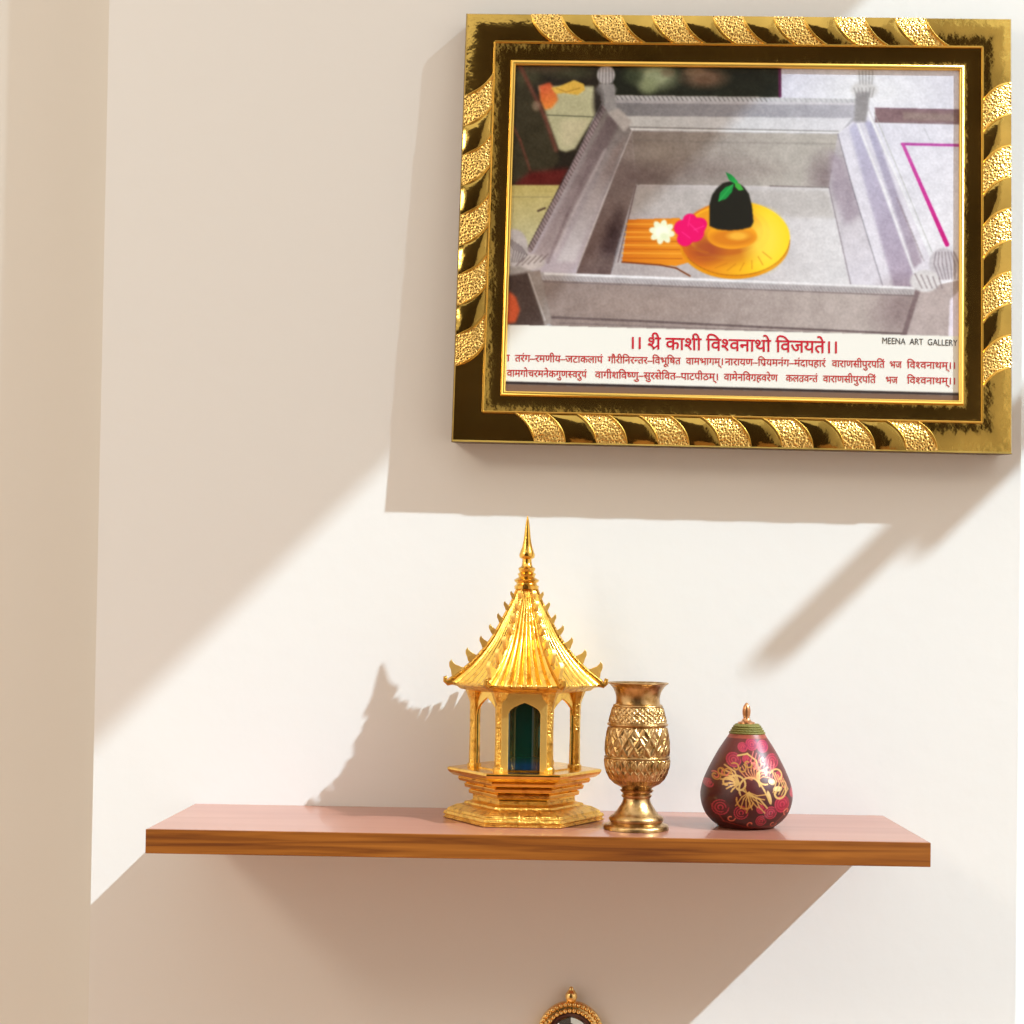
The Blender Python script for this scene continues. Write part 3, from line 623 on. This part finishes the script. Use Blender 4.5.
# paint canvas = (angle around axis measured from the front, height) flattened so that 1 unit is about 1 px
front = ((THQ+math.pi/2+math.pi) % (2*math.pi))-math.pi          # 0 faces the room
rep = ((front+math.pi/2) % math.pi)-math.pi/2                    # painted twice round the body
PX = 745.5+np.sin(rep)*RQ; PY = YQm; Hc, Wc = PX.shape
img = np.zeros((Hc, Wc, 3)); img[:] = (100,22,15)
xx = (thq[None, :]/(2*math.pi)*900).repeat(Hc, 0); yy = np.arange(Hc)[:, None].repeat(Wc, 1).astype(float)
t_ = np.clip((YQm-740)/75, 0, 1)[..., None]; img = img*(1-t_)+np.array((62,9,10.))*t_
met = np.zeros((Hc, Wc))
def ln2(pts, wd, col, op=1, gold=False, soft=.9):
    global met
    for (xa, ya), (xb, yb) in zip(pts, pts[1:]):
        dx, dy = xb-xa, yb-ya; l2 = dx*dx+dy*dy+1e-9; t = np.clip(((PX-xa)*dx+(PY-ya)*dy)/l2, 0, 1)
        d = np.hypot(PX-xa-t*dx, PY-ya-t*dy); m = np.clip((wd/2-d)/soft+.5, 0, 1)*op; blend(m, col)
        if gold: met = met*(1-m)+.35*m
def rose(x, y, r, c=(196,22,66)):
    c = tuple(v*.68 for v in c); ell(x, y, r, r, c, .15)
    for k, rr in ((0,.92),(1,.6),(2,.28)):
        ln2([(x+r*rr*math.cos(a+k), y+r*rr*math.sin(a+k)) for a in np.linspace(0, 5.2, 16)], 1.0, (186,48,70), .8)
def curl(x, y, r, a0, turns, wd, col=(214,170,92), shrink=.25):
    pts = []
    for i in range(20):
        t = i/19; a = a0+turns*2*math.pi*t; rr = r*(1-(1-shrink)*t); pts.append((x+rr*math.cos(a), y+rr*math.sin(a)))
    ln2(pts, wd, col, 1, True)
for x, y, r in ((727,782,7),(757,800,7),(738,760,5),(718,795,6),(770,790,5)): ell(x, y, r, r, (60,12,14), 1, .7)
rose(747,741,6,(205,16,92)); rose(758,743,6,(214,20,100)); rose(738,744,4.5,(190,20,80)); rose(767,757,7,(190,20,58)); rose(729,756,7); rose(741,755,4,(170,24,52))
rose(776,798,8.5,(206,20,62)); rose(764,806,6.5,(170,20,48)); rose(755,814,5.5,(140,18,40)); rose(754,802,4.5,(160,18,44)); rose(716,802,8,(122,14,30)); rose(735,806,7,(112,14,28)); rose(773,772,5,(170,24,52)); rose(790,788,5,(150,20,44)); rose(706,780,4,(120,18,36))
G = (206,166,98)
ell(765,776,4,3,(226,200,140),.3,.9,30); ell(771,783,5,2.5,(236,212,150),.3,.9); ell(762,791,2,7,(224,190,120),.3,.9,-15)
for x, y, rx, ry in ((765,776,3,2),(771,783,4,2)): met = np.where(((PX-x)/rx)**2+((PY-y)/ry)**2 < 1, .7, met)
curl(732,780,11,-2.6,.75,1.8,G); curl(722,778,7,.3,-.8,1.5,G); curl(745,782,13,2.6,.55,1.7,G,.6); curl(757,770,9,1.2,.8,1.7,G); curl(772,772,9,3.6,.6,1.5,G); curl(771,786,10,-.5,.6,1.8,G); curl(740,794,10,3.4,-.5,1.5,(196,140,66),.6)
for a in range(7):
    q0 = 2.0+a*.33; ln2([(733,778),(733+9*math.cos(q0), 776-10*math.sin(q0)), (731+15*math.cos(q0+.35), 772-15*math.sin(q0+.35))], 1.6, G, .95, True)
ln2([(733,752),(742,750),(750,756),(753,766),(752,776),(757,784),(763,796)], 1.7, G, 1, True)
ln2([(736,784),(744,789),(752,792),(760,801)], 1.7, G, 1, True); ln2([(738,782),(743,796),(740,806)], 1.5, (196,140,66), .9, True); ln2([(748,790),(752,800),(758,806)], 1.4, G, .9, True)
for x, y in ((748,762),(757,756),(762,764),(778,780),(712,772),(720,768),(782,806),(726,812),(745,818),(768,818)): curl(x, y, 4, x % 6, .8, 1.1, (206,110,86), .3)
ln2([(708,800),(720,816),(745,822),(768,820),(784,804)], 1.0, (170,60,50), .7)
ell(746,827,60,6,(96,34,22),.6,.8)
for k in range(9):
    q0 = -2.9+k*.32; ln2([(748+3*math.cos(q0), 775+3*math.sin(q0)), (748+9*math.cos(q0), 774+9*math.sin(q0)), (747+16*math.cos(q0+.3), 773+15*math.sin(q0+.3))], 1.1, (224,150,96), .85, True)
for k in range(8):
    q0 = .3+k*.33; ln2([(742,786), (742+8*math.cos(q0), 787+7*math.sin(q0)), (741+17*math.cos(q0-.3), 788+15*math.sin(q0-.3))], 1.2, (212,164,86), .9, True)
for k in range(8): ln2([(748+3*k, 748+1.6*k), (745+3*k, 757+2*k), (750+2.2*k, 764+1.5*k)], 1.1, (232,120,110), .8)
for k in range(5): ln2([(766+3*k, 766+2*k), (770+3.2*k, 776+2*k), (766+3*k, 786+k)], 1.3, G, .9, True)
for k in range(6): curl(712+6*k, 772-3*(k % 2)-2*k, 4.5, k*1.3, .8, 1.1, (186,132,60), .3)
mk = (YQm < 736).astype(float); blend(mk, (150,60,36))
img = np.clip(img+(fnoise(5, 9)-.5)[..., None]*10, 0, 255)
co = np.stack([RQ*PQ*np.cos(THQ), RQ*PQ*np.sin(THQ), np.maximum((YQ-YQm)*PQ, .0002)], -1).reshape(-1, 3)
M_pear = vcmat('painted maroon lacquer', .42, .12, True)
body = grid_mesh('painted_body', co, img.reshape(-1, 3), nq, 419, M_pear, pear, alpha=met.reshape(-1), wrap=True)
M_green = mat('olive braided cord', (.20,.17,.035), .55, .2, bump=('n', 700, .8, .001)); M_cop = mat('copper stem', (.62,.30,.14), .3, .9)
b = MB(); qy = lambda y: (YQ-y)*PQ
for i in range(4):
    y = 731.5-i*2.1; r = (17.4-i*1.35); b.lathe([((r+dx)*PQ, qy(y+dy)) for dx, dy in ((-1,1.2),(.3,.9),(.7,0),(.3,-.9),(-1.2,-1.3))], (0,0,0), 48)
b.lathe([(.2*PQ, qy(722)), (11.5*PQ, qy(722.6)), (14*PQ, qy(725))], (0,0,0), 32)
setp(b.build('braided_collar', M_green, pear, angle=60), 'olive green ribbed collar')
b = MB(); b.lathe([(9*PQ,qy(724)),(8.4*PQ,qy(721)),(5*PQ,qy(720)),(4.2*PQ,qy(718.5)),(3*PQ,qy(717)),(4*PQ,qy(713)),(4.2*PQ,qy(709.5)),(3.3*PQ,qy(705.5)),(1.5*PQ,qy(702.5)),(.3*PQ,qy(701.6))], (-.0008,0,0), 20); setp(b.build('stem', M_cop, pear, angle=60), 'pointed copper stem')
pear.rotation_euler = (0, 0, 0)
# ------------------------------------------------------------------ beaded medallion below
mc = W(570.5, 1033.5, 0); med = empty('beaded_medallion', (mc.x, 0, mc.z), 'round gold beaded medallion with a small top knob, on the wall under the shelf', 'ornament')
M_bead = mat('amber gold beads', (.95,.64,.24), .22, 1); M_dk = mat('dark maroon enamel', (.06,.012,.01), .3); M_mir = mat('silver mirror glass', (.75,.78,.76), .08, 1)
Q = 1/983.
b = MB(); b.lathe([(33*Q, 0.0004), (33*Q, .006), (31*Q, .008), (23.5*Q, .0095), (22*Q, .006)], (0,0,0), 64, axis='y'); b.build('backplate', M_bead, med, angle=40)
b = MB()
for rr, n, s_, h in ((31, 44, 2.3, .009), (25.5, 36, 2.2, .0115)):
    for k in range(n):
        a = 2*math.pi*(k+.3)/n; b.sphere((rr*Q*math.cos(a), -h, rr*Q*math.sin(a)), s_*Q*(.9+.2*random.random()))
b.build('bead_rows', M_bead, med, angle=80)
b = MB(); b.lathe([(23.5*Q, .0095), (22.5*Q, .0108), (19.5*Q, .0095), (18*Q, .0065)], (0,0,0), 48, axis='y', caps=False); setp(b.build('enamel_ring', M_dk, med), 'dark maroon inner ring')
b = MB(); b.lathe([(18.5*Q, .0068), (13*Q, .0095), (7*Q, .0108), (.3*Q, .011)], (0,0,0), 8, axis='y', caps=False); setp(b.build('mirror', M_mir, med, smooth=False), 'faceted silver mirror glass')
b = MB(); b.lathe([(3.5*Q, 33*Q), (5*Q, 35*Q), (6*Q, 38*Q), (5.6*Q, 41*Q), (3.6*Q, 44*Q), (2*Q, 45.5*Q), (2.2*Q, 46.8*Q), (1.2*Q, 48*Q), (.1*Q, 48.4*Q)], (0, -.007, 0), 20); b.build('knob', M_bead, med, angle=60)
# ------------------------------------------------------------------ colour management
S.view_settings.view_transform = 'Standard'; S.view_settings.look = 'None'; S.view_settings.exposure = .06; S.view_settings.gamma = 1; S.view_settings.use_curve_mapping = False
S.cycles.max_bounces = 8
